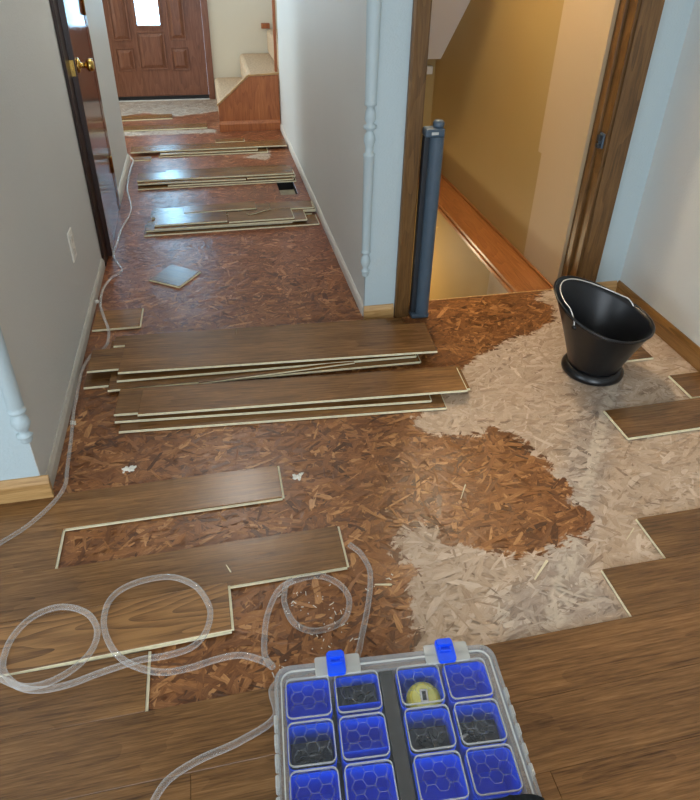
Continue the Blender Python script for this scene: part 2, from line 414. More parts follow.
# laid rows, children of the floor: (y0, y1, [joints])
g = .0004
rowsL = [(.659, .796, [-2.9, -2.15, -.95, .25, 1.45, XR-.006]), (.522, .659, [-2.9, -2.55, -1.353, -.153, 1.047, XR-.006]), (.385, .522, [-2.9, -1.86, -.662, .538, XR-.006]),
         (.248, .385, [-2.9, -2.3, -1.1, .10, 1.3, XR-.006]), (.111, .248, [-2.9, -1.5, -.3, .9, XR-.006]), (-.026, .111, [-2.9, -1.9, -.7, .5, XR-.006]), (-.163, -.026, [-2.9, -1.2, 0, 1.2, XR-.006]), (-.30, -.163, [-2.9, -1.6, -.4, .8, XR-.006])]
tones = [.56, .52, .61, .54, .60, .57, .53, .62, .55, .60]
k = 0
for y0, y1, js in rowsL:
    for a, b in zip(js, js[1:]):
        k += 1; t = tones[k % len(tones)]
        if (y0, a) == (.385, .538): t = .60
        if (y0, a) == (.522, -.153): t = .50
        plank('plank', a+g, b-g, y0+g, y1-g, .0022, parent=floor, tone=t, side='plank')
for x0, x1, y0, y1, t, tg in [(-2.9, -1.45, .796, .933, .44, ''), (-1.45, -.246, .796, .933, .43, 'r'),
        (-2.9, -1.0, 1.070, 1.205, .44, ''), (-1.0, .243, 1.070, 1.205, .44, 'nr'), (-2.9, -1.69, 1.205, 1.338, .45, ''), (-1.69, -.490, 1.205, 1.338, .48, 'r'),
        (-2.9, -1.09, 1.338, 1.470, .5, ''), (-1.09, .108, 1.338, 1.470, .50, 'nr'), (-2.9, -1.27, .933, 1.070, .4, ''),
        (.890, XR-.006, .796, .933, .34, 'l'), (1.077, XR-.006, .933, 1.070, .33, 'l')]:
    plank('plank', x0+g, x1-g, y0+g, y1-g, .0022, parent=floor, side='plank', tone=t+.16, tongue=tg, tw=.004 if tg == 'l' else .006)

# floor duct
dv = empty('floor_duct', ((VENT[0]+VENT[1])/2, (VENT[2]+VENT[3])/2, -.12))
bm = bmesh.new(); hx, hy = (VENT[1]-VENT[0])/2, (VENT[3]-VENT[2])/2
for a in ((-hx, -hx+.002, -hy, hy), (hx-.002, hx, -hy, hy), (-hx, hx, -hy, -hy+.002), (-hx, hx, hy-.002, hy)): bx(bm, *a, 0, .118)
obj('sleeve', bm, M['vent_dark'], dv); obj('duct_bottom', box(-hx, hx, -hy, hy, 0, .003), M['metal_duct'], dv)
obj('damper', box(-hx+.004, hx-.004, -hy+.004, .05, .085, .088), M['metal_duct'], dv)
tag(dv, 'open rectangular duct hole in the hall subfloor by the right wall', 'vent')

# ================================================================ WALLS
def wallobj(name, bm, mat, label): return struct(obj(name, bm, mat), label)
# left hall wall with door opening (y 3.06..3.70)
DY0, DY1, DZ = 3.065, 3.705, 2.02
bm = box(HL-.115, HL, YL+.001, DY0, 0, CE); bx(bm, HL-.115, HL, DY1, YF, 0, CE); bx(bm, HL-.115, HL, DY0, DY1, DZ, CE)
wallobj('wall_left', bm, M['wall'], 'grey painted left wall of the hallway')
wallobj('wall_left_end', box(-3.0, HL-.002, YL, YL+.1, 0, CE), M['wall_blue'], 'pale blue wall end at the left edge')
wallobj('wall_foyer_left', box(-3.5, HL-.002, YF-.1, YF, 0, CE), M['cream'], 'cream wall turning left into the foyer')
# right hall wall
wallobj('wall_right', box(HR, HR+.12, YC+.02, 5.28, 0, CE), M['wall'], 'light grey right wall of the hallway')
# wall with the doorway: end face, header, right stub
bm = box(HR-.006, .700, YC, YC+.0195, 0, CE); bx(bm, HR+.12, .700, YC+.0195, YTH, 0, CE)
bx(bm, .700, 1.535, YC, YTH, 2.04, CE); bx(bm, 1.535, XR, YC, YTH, 0, CE)
wallobj('wall_stairwell', bm, M['wall_blue'], 'pale blue wall around the stairwell doorway')
wallobj('wall_right_room', box(XR, XR+.1, -3.0, YTH, 0, CE), M['wall'], 'pale wall at the right edge behind the bucket')
# room behind the camera with its two window openings
bm = box(-3.0, -1.5, -3.1, -3.0, 0, CE); bx(bm, .7, XR, -3.1, -3.0, 0, CE); bx(bm, -1.5, .7, -3.1, -3.0, 2.3, CE); bx(bm, -1.5, .7, -3.1, -3.0, 0, .4)
wallobj('wall_back', bm, M['wall_blue'], 'back wall with the patio window')
bm = box(-3.1, -3.0, -3.0, -1.2, 0, CE); bx(bm, -3.1, -3.0, .4, YL, 0, CE); bx(bm, -3.1, -3.0, -1.2, .4, 2.1, CE); bx(bm, -3.1, -3.0, -1.2, .4, 0, .8)
wallobj('wall_dining', bm, M['wall_blue'], 'dining room wall with a window')
bm = box(-3.6, -3.5, YF, 4.75, 0, CE); bx(bm, -3.6, -3.5, 6.25, YD, 0, CE); bx(bm, -3.6, -3.5, 4.75, 6.25, 2.25, CE); bx(bm, -3.6, -3.5, 4.75, 6.25, 0, .75)
wallobj('wall_living', bm, M['cream'], 'living room wall with a window')
struct(obj('ceiling', box(-3.6, 3.2, -3.1, 6.6, CE, CE+.1), M['ceil']), 'flat white ceiling')
# front wall with the door opening
FX0, FX1, FZ = -.885, .036, 2.04
bm = box(-3.6, FX0-.05, YD, YD+.12, 0, CE); bx(bm, FX1+.05, 3.2, YD, YD+.12, 0, CE); bx(bm, FX0-.05, FX1+.05, YD, YD+.12, FZ+.05, CE)
wallobj('wall_front', bm, M['cream'], 'cream front wall beside the entry door')
# stairwell shell
SW = 1.495
LG = 1.325
bm = box(SW, SW+.1, YTH+.001, 5.2, -.02, CE)
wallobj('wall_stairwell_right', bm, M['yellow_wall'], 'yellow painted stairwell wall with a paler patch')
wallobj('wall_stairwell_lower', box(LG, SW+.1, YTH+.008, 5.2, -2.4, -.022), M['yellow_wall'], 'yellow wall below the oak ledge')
wallobj('wall_stairwell_back', box(HR+.12, SW, 4.32, 4.42, -2.4, CE), M['yellow_wall'], 'yellow back wall of the stairwell')
wallobj('wall_stairwell_left', box(HR+.12, HR+.125, YTH, 4.32, -2.4, CE), M['yellow_wall'], 'yellow left wall of the stairwell')
bm = prism([(3.2, 1.62), (4.22, .69), (4.32, .69), (4.32, CE-.01), (3.2, CE-.01)], 'x', HR+.126, SW-.001)
struct(obj('ceiling_soffit', bm, M['ceil']), 'sloping white underside of the upper stairs')
ss = empty('basement_stairs', (0, YTH+.01, -.2)); struct(ss, 'carpeted steps leading down below the threshold')
for i in range(7): obj('tread', box(HR+.126, LG-.001, .25*i, .25*i+.27, -.04-.19*i, -.19*i), M['carpet'], ss)
struct(obj('floor_basement', box(HR+.12, LG, YTH, 4.4, -2.5, -2.4), M['carpet']), 'basement floor at the bottom of the stairs')
# oak ledge with its moulding
lg = obj('ledge_cap', box(LG-.012, SW-.001, YTH+.008, 4.318, -.021, -.001, .003), M['oak_y']); struct(lg, 'orange oak ledge cap running along the stairwell wall')
obj('moulding', box(LG-.02, LG-.0005, YTH+.008, 4.318, -.045, -.022, .004), M['oak_y'], lg)
obj('wall_bead', box(SW-.014, SW-.0015, YTH+.008, 4.318, 0, .012, .003), M['oak_y'], lg)
hb = obj('wall_block', box(1.43, 1.469, 4.285, 4.318, .585, .635, .004), M['white_trim']); tag(hb, 'small pale block on the stairwell wall under the sloping soffit', 'block')

# baseboards and casings
def base_prof(t, h): return [(0, 0), (t, 0), (t, h*.72), (t*.6, h*.9), (t*.35, h), (0, h)]
def trim(name, bm, mat, label): return struct(obj(name, bm, mat), label)
bm = prism([(HL+p[0], p[1]+.002) for p in base_prof(.011, .05)], 'y', YL+.003, 2.965)
trim('baseboard_left', bm, M['hall_trim'], 'narrow grey-beige baseboard along the left hall wall')
bm = prism([(HL+p[0], p[1]+.002) for p in base_prof(.013, .06)], 'y', DY1+.075, YF-.001)
trim('baseboard_left_far', bm, M['white_trim'], 'off-white baseboard past the hall closet door')
bm = prism([(HR-p[0], p[1]+.002) for p in base_prof(.010, .05)], 'y', YC+.025, 5.27)
trim('baseboard_right', bm, M['white_trim'], 'narrow off-white baseboard along the right hall wall')
bm = prism([(YL-p[0], p[1]+.0125) for p in base_prof(.014, .075)], 'x', -2.99, HL+.022)
trim('baseboard_left_end', bm, M['oak'], 'golden oak baseboard under the left wall end')
bm = prism([(YC-p[0], p[1]+.002) for p in base_prof(.013, .064)], 'x', HR-.010, .690)
trim('baseboard_stairwell', bm, M['oak'], 'oak baseboard under the pale wall end')
bm = prism([(XR-p[0], p[1]+.002) for p in base_prof(.015, .078)], 'y', 1.08, YC-.001)
bx(bm, XR-.013, XR, -2.99, 1.078, .0125, .08)
trim('baseboard_right_room', bm, M['oak_base'], 'oak baseboard along the right wall')
bm = prism([(YC-p[0], p[1]+.002) for p in base_prof(.013, .078)], 'x', 1.602, XR-.016)
trim('baseboard_stub', bm, M['oak'], 'short oak baseboard behind the bucket')
def casing(name, x0, x1, label):
    bm = prism([(x0, YC), (x0, YC-.014), (x0+.008, YC-.020), (x0+(x1-x0)*.45, YC-.016), (x1-.006, YC-.012), (x1, YC-.009), (x1, YC)], 'z', .002, 2.10)
    return trim(name, bm, M['oak_z'], label)
casing('trim_1', .694, .757, 'brown oak casing on the left of the stairwell doorway')
c2 = casing('trim_2', 1.600, 1.530, 'brown oak casing on the right of the stairwell doorway')
obj('jamb', box(1.512, 1.530, YC-.006, YTH+.0, .002, 2.04), M['oak_z'], c2)
obj('door_stop', box(1.500, 1.512, YC+.045, YC+.075, .002, 2.03, .002), M['oak_z'], c2)
bm = box(.7005, .757, YC, YTH, .002, 2.04); trim('trim_3', bm, M['oak_z'], 'oak jamb inside the left of the stairwell doorway')
trim('trim_4', box(.757, 1.530, YC-.014, YC, 2.04, 2.10), M['oak'], 'oak head casing over the stairwell doorway')
# closet door casing in the hall
bm = box(HL+.0005, HL+.014, DY0-.088, DY0+.004, .002, DZ+.06, .002)
trim('trim_5', bm, M['dark_wood'], 'dark casing on the near side of the closet door')
bm = box(HL+.0005, HL+.014, DY1-.004, DY1+.065, .002, DZ+.06, .002)
trim('trim_6', bm, M['mahog'], 'reddish casing on the far side of the closet door')
trim('trim_7', box(HL-.115, HL+.0004, DY0+.0005, DY0+.012, .002, DZ-.001), M['dark_wood'], 'dark jamb in the closet doorway')

# ---- half balusters on the wall ends
def baluster(name, loc, z0, z1, label, r=.017):
    t = empty(name, loc)
    # a long shaft with turned ends; profile in metres from the bottom finial
    def turn(zb, flip):
        P = [(.004, 0), (.009, .004), (.011, .012), (.010, .020), (.013, .024), (.013, .030), (.008, .034), (.008, .042), (.012, .052), (.0155, .068), (.0135, .084), (.009, .096), (.0085, .102), (.0145, .106), (.0145, .113), (.012, .117)]
        return [(a*r/.017*1.05, zb+b if not flip else zb-b) for a, b in P]
    lo = turn(z0, 0); L1 = z0+.117
    P = lo+[(.0135*r/.017, L1+.006), (r, z1*.45+.0), (r*.98, z1*.5+.33)]
    zm = z0+.56
    P = lo+[(.0135*r/.017, L1+.006), (.016*r/.017, zm-.07)]
    P += [(.0175*r/.017, zm-.066), (.0175*r/.017, zm-.058), (.011*r/.017, zm-.052), (.0125*r/.017, zm-.03), (.0175*r/.017, zm-.008), (.015*r/.017, zm+.010), (.010*r/.017, zm+.022), (.0105*r/.017, zm+.028), (.019*r/.017, zm+.034), (.019*r/.017, zm+.044), (.0105*r/.017, zm+.050), (.0165*r/.017, zm+.066), (.0150*r/.017, zm+.09), (.010*r/.017, zm+.108), (.0175*r/.017, zm+.114), (.0175*r/.017, zm+.122)]
    P += [(.0165*r/.017, zm+.128), (.0195*r/.017, z1-.10), (.0195*r/.017, z1-.09), (.014*r/.017, z1-.08), (.018*r/.017, z1-.04), (.010*r/.017, z1)]
    bm = lathe(P, 20, True, a0=math.pi, a1=2*math.pi)
    obj('spindle', bm, M['wall_blue'], t, smooth=True)
    tag(t, label, 'baluster', 'split balusters on the wall ends'); return t
baluster('split_baluster', (HR-.013+.004, YC-.0005, 0), .205, 1.30, 'pale painted turned half spindle on the wall end beside the stairwell doorway', .0215)
baluster('split_baluster', (HL-.004, YL-.0005, 0), .215, 1.30, 'pale painted turned half spindle on the wall end at the left edge', .026)

# ================================================================ DOORS
# front door
d1 = empty('door_1', ((FX0+FX1)/2, YD+.03, .012)); struct(d1, 'brown panelled front door with a bright leaded glass window')
W2 = (FX1-FX0)/2-.002; GX, GZ0, GZ1 = .097, .615, 1.86
bm = box(-W2, -GX, 0, .045, 0, FZ-.03); bx(bm, GX, W2, 0, .045, 0, FZ-.03); bx(bm, -GX, GX, 0, .045, 0, GZ0); bx(bm, -GX, GX, 0, .045, GZ1, FZ-.03)
obj('slab', bm, M['door'], d1)
def panel(x0, x1, z0, z1):
    bm = bmesh.new(); t = .012
    for a in ((x0-t, x1+t, z1, z1+t), (x0-t, x1+t, z0-t, z0), (x0-t, x0, z0, z1), (x1, x1+t, z0, z1)): bx(bm, a[0], a[1], -.008, 0, a[2], a[3], 0, .003)
    p = obj('panel_moulding', bm, M['door'], d1)
    b2 = bmesh.new()
    a = [b2.verts.new(q) for q in ((x0+.006, -.001, z0+.006), (x1-.006, -.001, z0+.006), (x1-.006, -.001, z1-.006), (x0+.006, -.001, z1-.006))]
    i_ = .03; c = [b2.verts.new(q) for q in ((x0+i_, -.009, z0+i_), (x1-i_, -.009, z0+i_), (x1-i_, -.009, z1-i_), (x0+i_, -.009, z1-i_))]
    b2.faces.new(c)
    for k in range(4): b2.faces.new((a[k], a[(k+1) % 4], c[(k+1) % 4], c[k]))
    obj('raised_field', b2, M['door'], d1)
for s in (-1, 1):
    a, b = sorted((s*.172, s*.300)); panel(a, b, .255, .425); panel(a, b, .505, 1.86)
panel(-.108, .108, .262, .555)
gl = obj('pane', box(-GX+.004, GX-.004, .018, .024, GZ0+.004, GZ1-.004), M['glass'], d1)
bm = bmesh.new()
for zz in (GZ0+.05, GZ0+.10): bx(bm, -GX+.004, GX-.004, .014, .018, zz, zz+.004)
for xx in (-.055, 0, .055): bx(bm, xx-.002, xx+.002, .014, .018, GZ0+.004, GZ0+.14)
obj('came', bm, M['metal_duct'], gl)
bm = bmesh.new(); t = .02
for a in ((-GX-t, GX+t, GZ0-t, GZ0), (-GX-t, GX+t, GZ1, GZ1+t), (-GX-t, -GX, GZ0, GZ1), (GX, GX+t, GZ0, GZ1)): bx(bm, a[0], a[1], -.010, 0, a[2], a[3], 0, .004)
obj('glazing_bead', bm, M['door'], d1)
fr = obj('trim_8', box(FX1-.001, FX1+.055, YD-.016, YD+.11, .002, FZ+.05, .003), M['door']); struct(fr, 'brown casing on the right of the front door')
fr = obj('trim_9', box(FX0-.055, FX0+.001, YD-.016, YD+.11, .002, FZ+.05, .003), M['door']); struct(fr, 'brown casing on the left of the front door')
th = obj('trim_10', box(FX0, FX1, YD-.02, YD+.0, .0018, .010, .002), M['steel']); struct(th, 'metal threshold strip under the front door')
struct(obj('trim_11', box(FX0, FX1, YD+.018, YD+.029, .0018, .036), M['black']), 'black weather seal under the front door')

# closet door, slightly ajar into the hall, hinged on its far side
DA = math.radians(2.2)
d2 = empty('door_2', (HL+.012, DY1-.006, .012), 0); d2.rotation_euler = (0, 0, DA); struct(d2, 'glossy reddish brown closet door standing slightly ajar in the hall')
DW = DY1-DY0-.012
sl = obj('slab', box(-.036, 0, -DW, 0, 0, DZ-.03, .0015), M['mahog'], d2)
obj('door_edge', box(-.0355, -.0005, -DW-.0012, -DW, .0, DZ-.03), M['dark_wood'], d2)
kn = lathe([(.030, 0), (.031, .004), (.024, .009), (.011, .013), (.0105, .030), (.016, .034), (.026, .042), (.0275, .050), (.025, .060), (.014, .066), (0.0005, .067)], 24)
bmesh.ops.rotate(kn, verts=kn.verts[:], cent=(0, 0, 0), matrix=Matrix.Rotation(math.pi/2, 3, 'Y'))
obj('knob', kn, M['brass'], d2, (0, -DW+.062, .868), smooth=True)
obj('latch_plate', box(-.031, -.006, -DW-.003, -DW-.001, .836, .90), M['brass'], d2)
obj('latch_bolt', box(-.025, -.011, -DW-.011, -DW-.003, .860, .878), M['brass'], d2)
for z in (.21, 1.0, 1.75):
    h = lathe([(.006, 0), (.006, .085), (.0075, .087), (.003, .092)], 12); obj('hinge', h, M['brass'], d2, (.006, .002, z), smooth=True)

# ---- foyer stairs
st = empty('foyer_staircase', (0.09, 5.28, 0)); tag(st, 'carpeted foyer stairs with an oak side panel rising to the right', 'stairs')
prof = [(0, .0), (.475, 0), (.475, .415), (.245, .405), (0, .195)]
obj('side_panel', prism(prof, 'y', 0, .02), M['oak_red'], st)
cap = bmesh.new()
for (a, b) in (((-.006, .195), (.243, .408)), ((.240, .408), (.478, .418))):
    dx, dz = b[0]-a[0], b[1]-a[1]; l = math.hypot(dx, dz); nx, nz = -dz/l*.011, dx/l*.011
    prism([a, b, (b[0]+nx, b[1]+nz), (a[0]+nx, a[1]+nz)], 'y', -.006, .026, cap)
obj('cap_rail', cap, M['oak'], st)
obj('base_moulding', prism([(-p[0], p[1]) for p in base_prof(.02, .078)], 'x', -.004, .475), M['oak_red'], st)
def step(x0, x1, z0, z1):
    bm = box(x0, x1, .0265, 1.09, z0, z1, .028); s = obj('carpet_step', bm, M['carpet'], st, smooth=False); return s
step(.006, .30, .002, .2); step(.245, .60, .2, .40); step(.50, .98, .40, .60)
step(.75, 1.25, .60, .80)
obj('newel_trim', box(.452, .474, .03, .058, .43, 1.4, .003), M['oak_red'], st)
obj('skirt_block', box(.455, .53, 1.07, 1.109, .602, .645, .003), M['oak_red'], st)

# ================================================================ LOOSE PLANKS
def loose(label, group, *a, **k):
    k.setdefault('T', .0094); o = plank('laminate_plank', *a, **k); o['tone'] += .10; return tag(o, label, 'plank', group)
# single lying pieces
def single(lbl, *a, **k): return loose(lbl, None, *a, **k)
single('lighter brown plank with bold oval grain under the tubing coils', -1.25, -.060, .934, 1.066, .0045, tone=.60, tongue='nr', rz=math.radians(1.3), T=.010, mat='plank_bold')
single('brown plank pointing left from the right wall, in front of the bucket', 1.243, 1.718, 1.384, 1.527, .002, tone=.38, tongue='nl', tw=.004, T=.010, rz=math.radians(.6))
single('corner of a brown plank against the right baseboard', 1.592, 1.722, 1.535, 1.668, .002, tone=.36, tongue='l', tw=.004, T=.010)
single('short brown offcut half hidden behind the black bucket', 1.447, 1.603, 1.786, 1.92, .002, tone=.40, tongue='nr', tw=.003, T=.010)
o = single('square grey-brown offcut lying askew alone on the hall floor', -.083, .083, -.083, .083, .002, tone=.36, tongue='nr', tw=.004, T=.010, rz=math.radians(-35)); o.location = (-.218, 2.806, .002)
single('short brown offcut beside the left wall, under the thin tube', -.535, -.350, 2.375, 2.525, .002, tone=.85, tongue='nr', tw=.005, T=.010, rz=math.radians(-1))
single('thin grey-brown plank near the front door, farther of two', -.95, -.29, 5.69, 5.83, .002, tone=.6, tongue='n', T=.010, rz=math.radians(3))
single('thin brown plank near the front door, nearer of two', -.95, -.01, 5.37, 5.50, .002, tone=.45, tongue='n', T=.010, rz=math.radians(.5))

def stack(items, where, group, jit=False):
    """items bottom to top; each label counts from the top; a 10-tuple item gives its own side material"""
    n_ = len(items); ords = ['topmost', 'second', 'third', 'fourth', 'fifth', 'sixth', 'seventh', 'eighth', 'ninth', 'tenth', 'eleventh', 'twelfth', 'thirteenth', 'fourteenth']
    for i, (x0, x1, y0, y1, z, rz, tone) in enumerate(items):
        k_ = n_-1-i; length = 'long' if x1-x0 > .8 else ('short' if x1-x0 < .35 else 'medium length')
        lab = f'{length} laminate plank, {ords[k_]}{" from the top" if k_ else ""} in {where}'
        tl = 'n' + ('r' if i % 2 == 0 else '')
        dy = random.uniform(-.012, .012) if jit else 0; y0 += dy; y1 += dy
        loose(lab, group, x0, x1, y0, y1, z, tone=tone, tongue=tl, rz=math.radians(rz), tw=.004)
def inframe(ox, oy, deg, x0, x1, y0, y1, z, tone):
    """a plank given in a turned frame whose origin is (ox, oy)"""
    a = math.radians(deg); cx, cy = (x0+x1)/2, (y0+y1)/2
    X, Y = ox+cx*math.cos(a)-cy*math.sin(a), oy+cx*math.sin(a)+cy*math.cos(a); hx, hy = (x1-x0)/2, (y1-y0)/2
    return (X-hx, X+hx, Y-hy, Y+hy, z, deg, tone)
T = .0110
W = .137
def S(z): return .0022+T*z
# pile A: the farther of the two big piles in the foreground
A = [(-.518, .60, 1.975, 1.975+W, S(0), -1.2, .38), (-.42, .72, 2.13, 2.13+W, S(0), -1.5, .45), (-.43, .70, 1.925, 1.925+W, S(1), -1.5, .42),
     (-.45, .66, 2.10, 2.10+W, S(1), -2.5, .5), (-.40, .69, 1.955, 1.955+W, S(2), -2.2, .40), (-.38, .64, 2.11, 2.11+W, S(2), -3, .5),
     (-.507, .015, 2.030, 2.030+W, S(3), -1.6, .52), (-.43, .03, 2.180, 2.245, S(3), -2.5, .5), (.03, .72, 2.01, 2.01+W, S(3), -3.0, .5),
     inframe(-.397, 1.995, -3.7, 0, 1.165, 0, .205, S(4), .58)]
single('thin broken sliver of plank poking from the front of the big pile', -.12, .45, 1.924, 1.940, S(2)+.0002, tone=.6, T=.006, rz=math.radians(2.5), tongue='n', tw=.003)
stack(A, 'the big pile across the hall mouth', 'planks in the big pile across the hall mouth')
B = [inframe(-.378, 1.722, -4.2, 0, 1.09, 0, W, S(0), .48), inframe(-.35, 1.866, -4.2, 0, 1.09, 0, .08, S(0), .5), inframe(-.392, 1.762, -4.6, 0, 1.06, 0, W, S(1), .5),
     inframe(-.395, 1.786, -3.9, 0, 1.215, 0, W, S(2), .52), inframe(-.316, 1.757, -3.8, 0, 1.115, 0, W, S(3), .66)]
stack(B, 'the low pile nearest the camera', 'planks in the low pile nearest the camera')
C = [(-.385, .545, 3.30, 3.30+W, S(0), .5, .38), (-.34, .53, 3.46, 3.46+W, S(0), -.4, .45), (-.375, .40, 3.33, 3.33+W, S(1), 0, .42), (-.36, .555, 3.47, 3.47+W, S(1), .3, .5),
     (-.33, .48, 3.32, 3.32+W, S(2), .4, .46), (-.35, .10, 3.47, 3.47+W, S(2), -1, .5), (.12, .55, 3.46, 3.46+W, S(2), 1, .44),
     (-.33, .05, 3.345, 3.345+W, S(3), .5, .5), (.06, .41, 3.33, 3.33+W, S(3), .5, .46), (-.18, .22, 3.50, 3.60, S(3), 2, .52), (.30, .54, 3.47, 3.57, S(3), -1, .48)]
stack(C, 'the hall pile beside the floor duct', 'planks in the hall pile beside the floor duct')
D = [(-.46, .515, 4.02, 4.02+W, S(0), .3, .36), (-.30, .49, 4.185, 4.185+W, S(1), -.3, .42), (-.28, .50, 4.02, 4.03+W, S(1), .2, .4), (-.46, .20, 4.05, 4.05+W, S(2), -.2, .46), (.21, .515, 4.05, 4.05+W, S(2), .4, .44), (-.465, .51, 4.075, 4.075+W, S(3), .1, .48)]
stack(D, 'the middle hall pile', 'planks in the middle hall pile', True)
E_ = [(-.36, .40, 4.66, 4.66+W, S(0), .4, .4), (-.30, .54, 4.80, 4.80+W, S(0), .6, .42), (-.35, .33, 4.68, 4.68+W, S(1), .8, .44), (-.55, .545, 4.72, 4.72+W, S(2), .9, .46), (.04, .25, 4.875, 4.955, S(2), 0, .5)]
stack(E_, 'the farthest hall pile by the stairs', 'planks in the farthest hall pile by the stairs')
single('tiny cut piece of plank on the floor at the left wall, before the farthest pile', -.53, -.41, 4.60, 4.68, .002, tone=.45, tongue='n', tw=.004)
single('small broken sliver of plank lying on the hall pile', .16, .30, 3.425, 3.455, S(4)+.001, tone=.5, T=.006, rz=math.radians(30))

# ================================================================ BUCKET (coal hod)
bk = empty('bucket', (1.330, 1.765, .0025))
def hod(off_in, inner=False):
    TH0 = math.radians(140)   # high back
    rows = []
    N = 48; K = 14
    for j in range(K+1):
        t = j/K; ring = []
        for i in range(N):
            a = 2*math.pi*i/N; c = math.cos(a-TH0)
            zr = .262+.050*c+.010*math.cos(2*(a-TH0))
            rb, rr = .093, .176+.004*math.cos(2*(a-TH0))
            r = rb+(rr-rb)*(t**1.15)-off_in
            cx, cy = -.008*t, .012*t
            ring.append((cx+r*math.cos(a)-.012*t*c*0, cy+r*math.sin(a), .03+(zr-.03)*t))
        rows.append(ring)
    return rows
bm = bmesh.new(); Ro, Ri = hod(0), hod(.004)
vo = [[bm.verts.new(p) for p in r] for r in Ro]; vi = [[bm.verts.new(p) for p in r] for r in Ri]
N = 48
for A_, fl_ in ((vo, 0), (vi, 1)):
    for a, b in zip(A_, A_[1:]):
        for i in range(N): j = (i+1) % N; bm.faces.new((a[i], a[j], b[j], b[i])).material_index = fl_
for i in range(N): j = (i+1) % N; bm.faces.new((vo[-1][i], vo[-1][j], vi[-1][j], vi[-1][i]))
bm.faces.new(vi[0]).material_index = 1; bm.faces.new(vo[0])
obj('body', bm, [M['black'], M['black_in']], bk, smooth=True)
rim = [Vector(p) for p in hod(0)[-1]]; rim.append(rim[0]); obj('rolled_rim', tube(rim, .0042, 8, cap=False), M['black'], bk, smooth=True)
obj('base_ring', lathe([(.094, .001), (.106, .0), (.1125, .008), (.1125, .018), (.104, .030), (.097, .036), (.093, .036)], 48), M['black'], bk, smooth=True)
def rimpt(deg, inset=.0, dz=0):
    i = deg/360*N; r0 = hod(inset)[-1]; p = Vector(r0[int(i) % N]); q = Vector(r0[(int(i)+1) % N]); return p.lerp(q, i-int(i))+Vector((0, 0, dz))
hp = [rimpt(207, -.003, -.030), rimpt(205, .004, -.012)]+[rimpt(d, .010+.012*math.sin(math.radians((200-d)/170*180)), .012-.012*math.sin(math.radians((200-d)/170*180))) for d in range(195, 22, -10)]+[rimpt(17, .004, -.006), rimpt(13, -.003, -.022)]
obj('wire_handle', tube(catmull(hp, 4), .0022, 8), M['steel'], bk, smooth=True)
for d in (207, 13): obj('handle_ear', lathe([(.0005, -.004), (.008, -.004), (.009, 0), (.008, .004), (.0005, .004)], 14), M['black'], bk, rimpt(d, -.001, -.028), (math.pi/2, 0, math.radians(d)+math.pi/2), smooth=True)
tag(bk, 'black flared ash bucket with a wire handle standing on the pale floor', 'bucket')

# ================================================================ SAFETY GATE
gt = empty('safety_gate', (.800, YC-.012, .002))
obj('roller_tube', lathe([(.0005, .02), (.027, .02), (.027, .765), (.0005, .765)], 28), M['gate'], gt, (.010, -.012, 0), smooth=False)
obj('mount_rail', box(-.036, -.014, -.010, .024, .02, .765, .004), M['gate_dk'], gt)
obj('mesh_edge', box(-.013, -.006, -.018, -.012, .03, .60), M['mesh_white'], gt)
obj('top_bracket', box(-.038, .036, -.026, .026, .762, .795, .008), M['gate'], gt)
obj('top_knob', lathe([(.019, 0), (.021, .006), (.021, .016), (.016, .024), (.0005, .026)], 20), M['gate'], gt, (.016, 0, .795), smooth=True)
obj('maker_plate', box(-.016, .010, -.0275, -.026, .773, .783), M['mesh_white'], gt)
obj('foot', box(-.038, .040, -.028, .028, 0, .024, .008), M['gate'], gt)
tag(gt, 'slate grey rolled-up safety gate standing at the left of the stairwell doorway', 'gate')
gl_ = empty('gate_latch', (1.5115, YC+.02, .71)); obj('plate', box(-.008, 0, -.016, .016, -.03, .03, .003), M['gate'], gl_); obj('hook', box(-.022, -.008, -.010, .010, .0, .022, .003), M['gate_dk'], gl_); obj('hook', box(-.022, -.008, -.010, .010, -.028, -.012, .003), M['gate_dk'], gl_)
tag(gl_, 'small grey gate catch screwed to the right door jamb', 'latch')

# wall plates
sw = empty('wall_outlet', (HL+.0005, 2.44, .357)); obj('cover_plate', box(0, .006, -.036, .036, -.058, .058, .002), M['outlet'], sw)
for z in (-.024, .024): obj('socket', box(.006, .009, -.014, .014, z-.014, z+.014, .002), M['white_trim'], sw)
tag(sw, 'off-white outlet cover low on the left hall wall', 'outlet')
dsp = obj('door_bumper', lathe([(.0005, 0), (.008, 0), (.009, .012), (.005, .016), (.0005, .016)], 14), M['white_trim'], None, (HL+.0135, 2.57, .035), (0, math.pi/2, 0), smooth=True)
tag(dsp, 'small white knob on the left hall baseboard', 'bumper')

# ================================================================ ORGANIZER BOX
BZ = .0125
ob = empty('organizer_box', (.026, .772, BZ), math.radians(-4.6)); ob.scale = (1.034, 1, 1)
BW, BD, BH = .446, .322, .108
def rrect(x0, x1, y0, y1, r, n_=6):
    out = []
    for cx, cy, a in ((x1-r, y1-r, 0), (x0+r, y1-r, 90), (x0+r, y0+r, 180), (x1-r, y0+r, 270)):
        for i in range(n_+1): q = math.radians(a+90*i/n_); out.append((cx+r*math.cos(q), cy+r*math.sin(q)))
    return out
def rr_prism(x0, x1, y0, y1, z0, z1, r, bm=None): return prism(rrect(x0, x1, y0, y1, r), 'z', z0, z1, bm)
def rr_ring(x0, x1, y0, y1, z0, z1, r, t, bm=None):
    bm = bm or bmesh.new(); A = rrect(x0, x1, y0, y1, r); B_ = rrect(x0+t, x1-t, y0+t, y1-t, max(r-t, .001)); n_ = len(A)
    L4 = [[bm.verts.new((p[0], p[1], z)) for p in P] for P, z in ((A, z0), (A, z1), (B_, z1), (B_, z0))]
    for k in range(4):
        a, b = L4[k], L4[(k+1) % 4]
        for i in range(n_): j = (i+1) % n_; bm.faces.new((a[i], a[j], b[j], b[i]))
    return bm
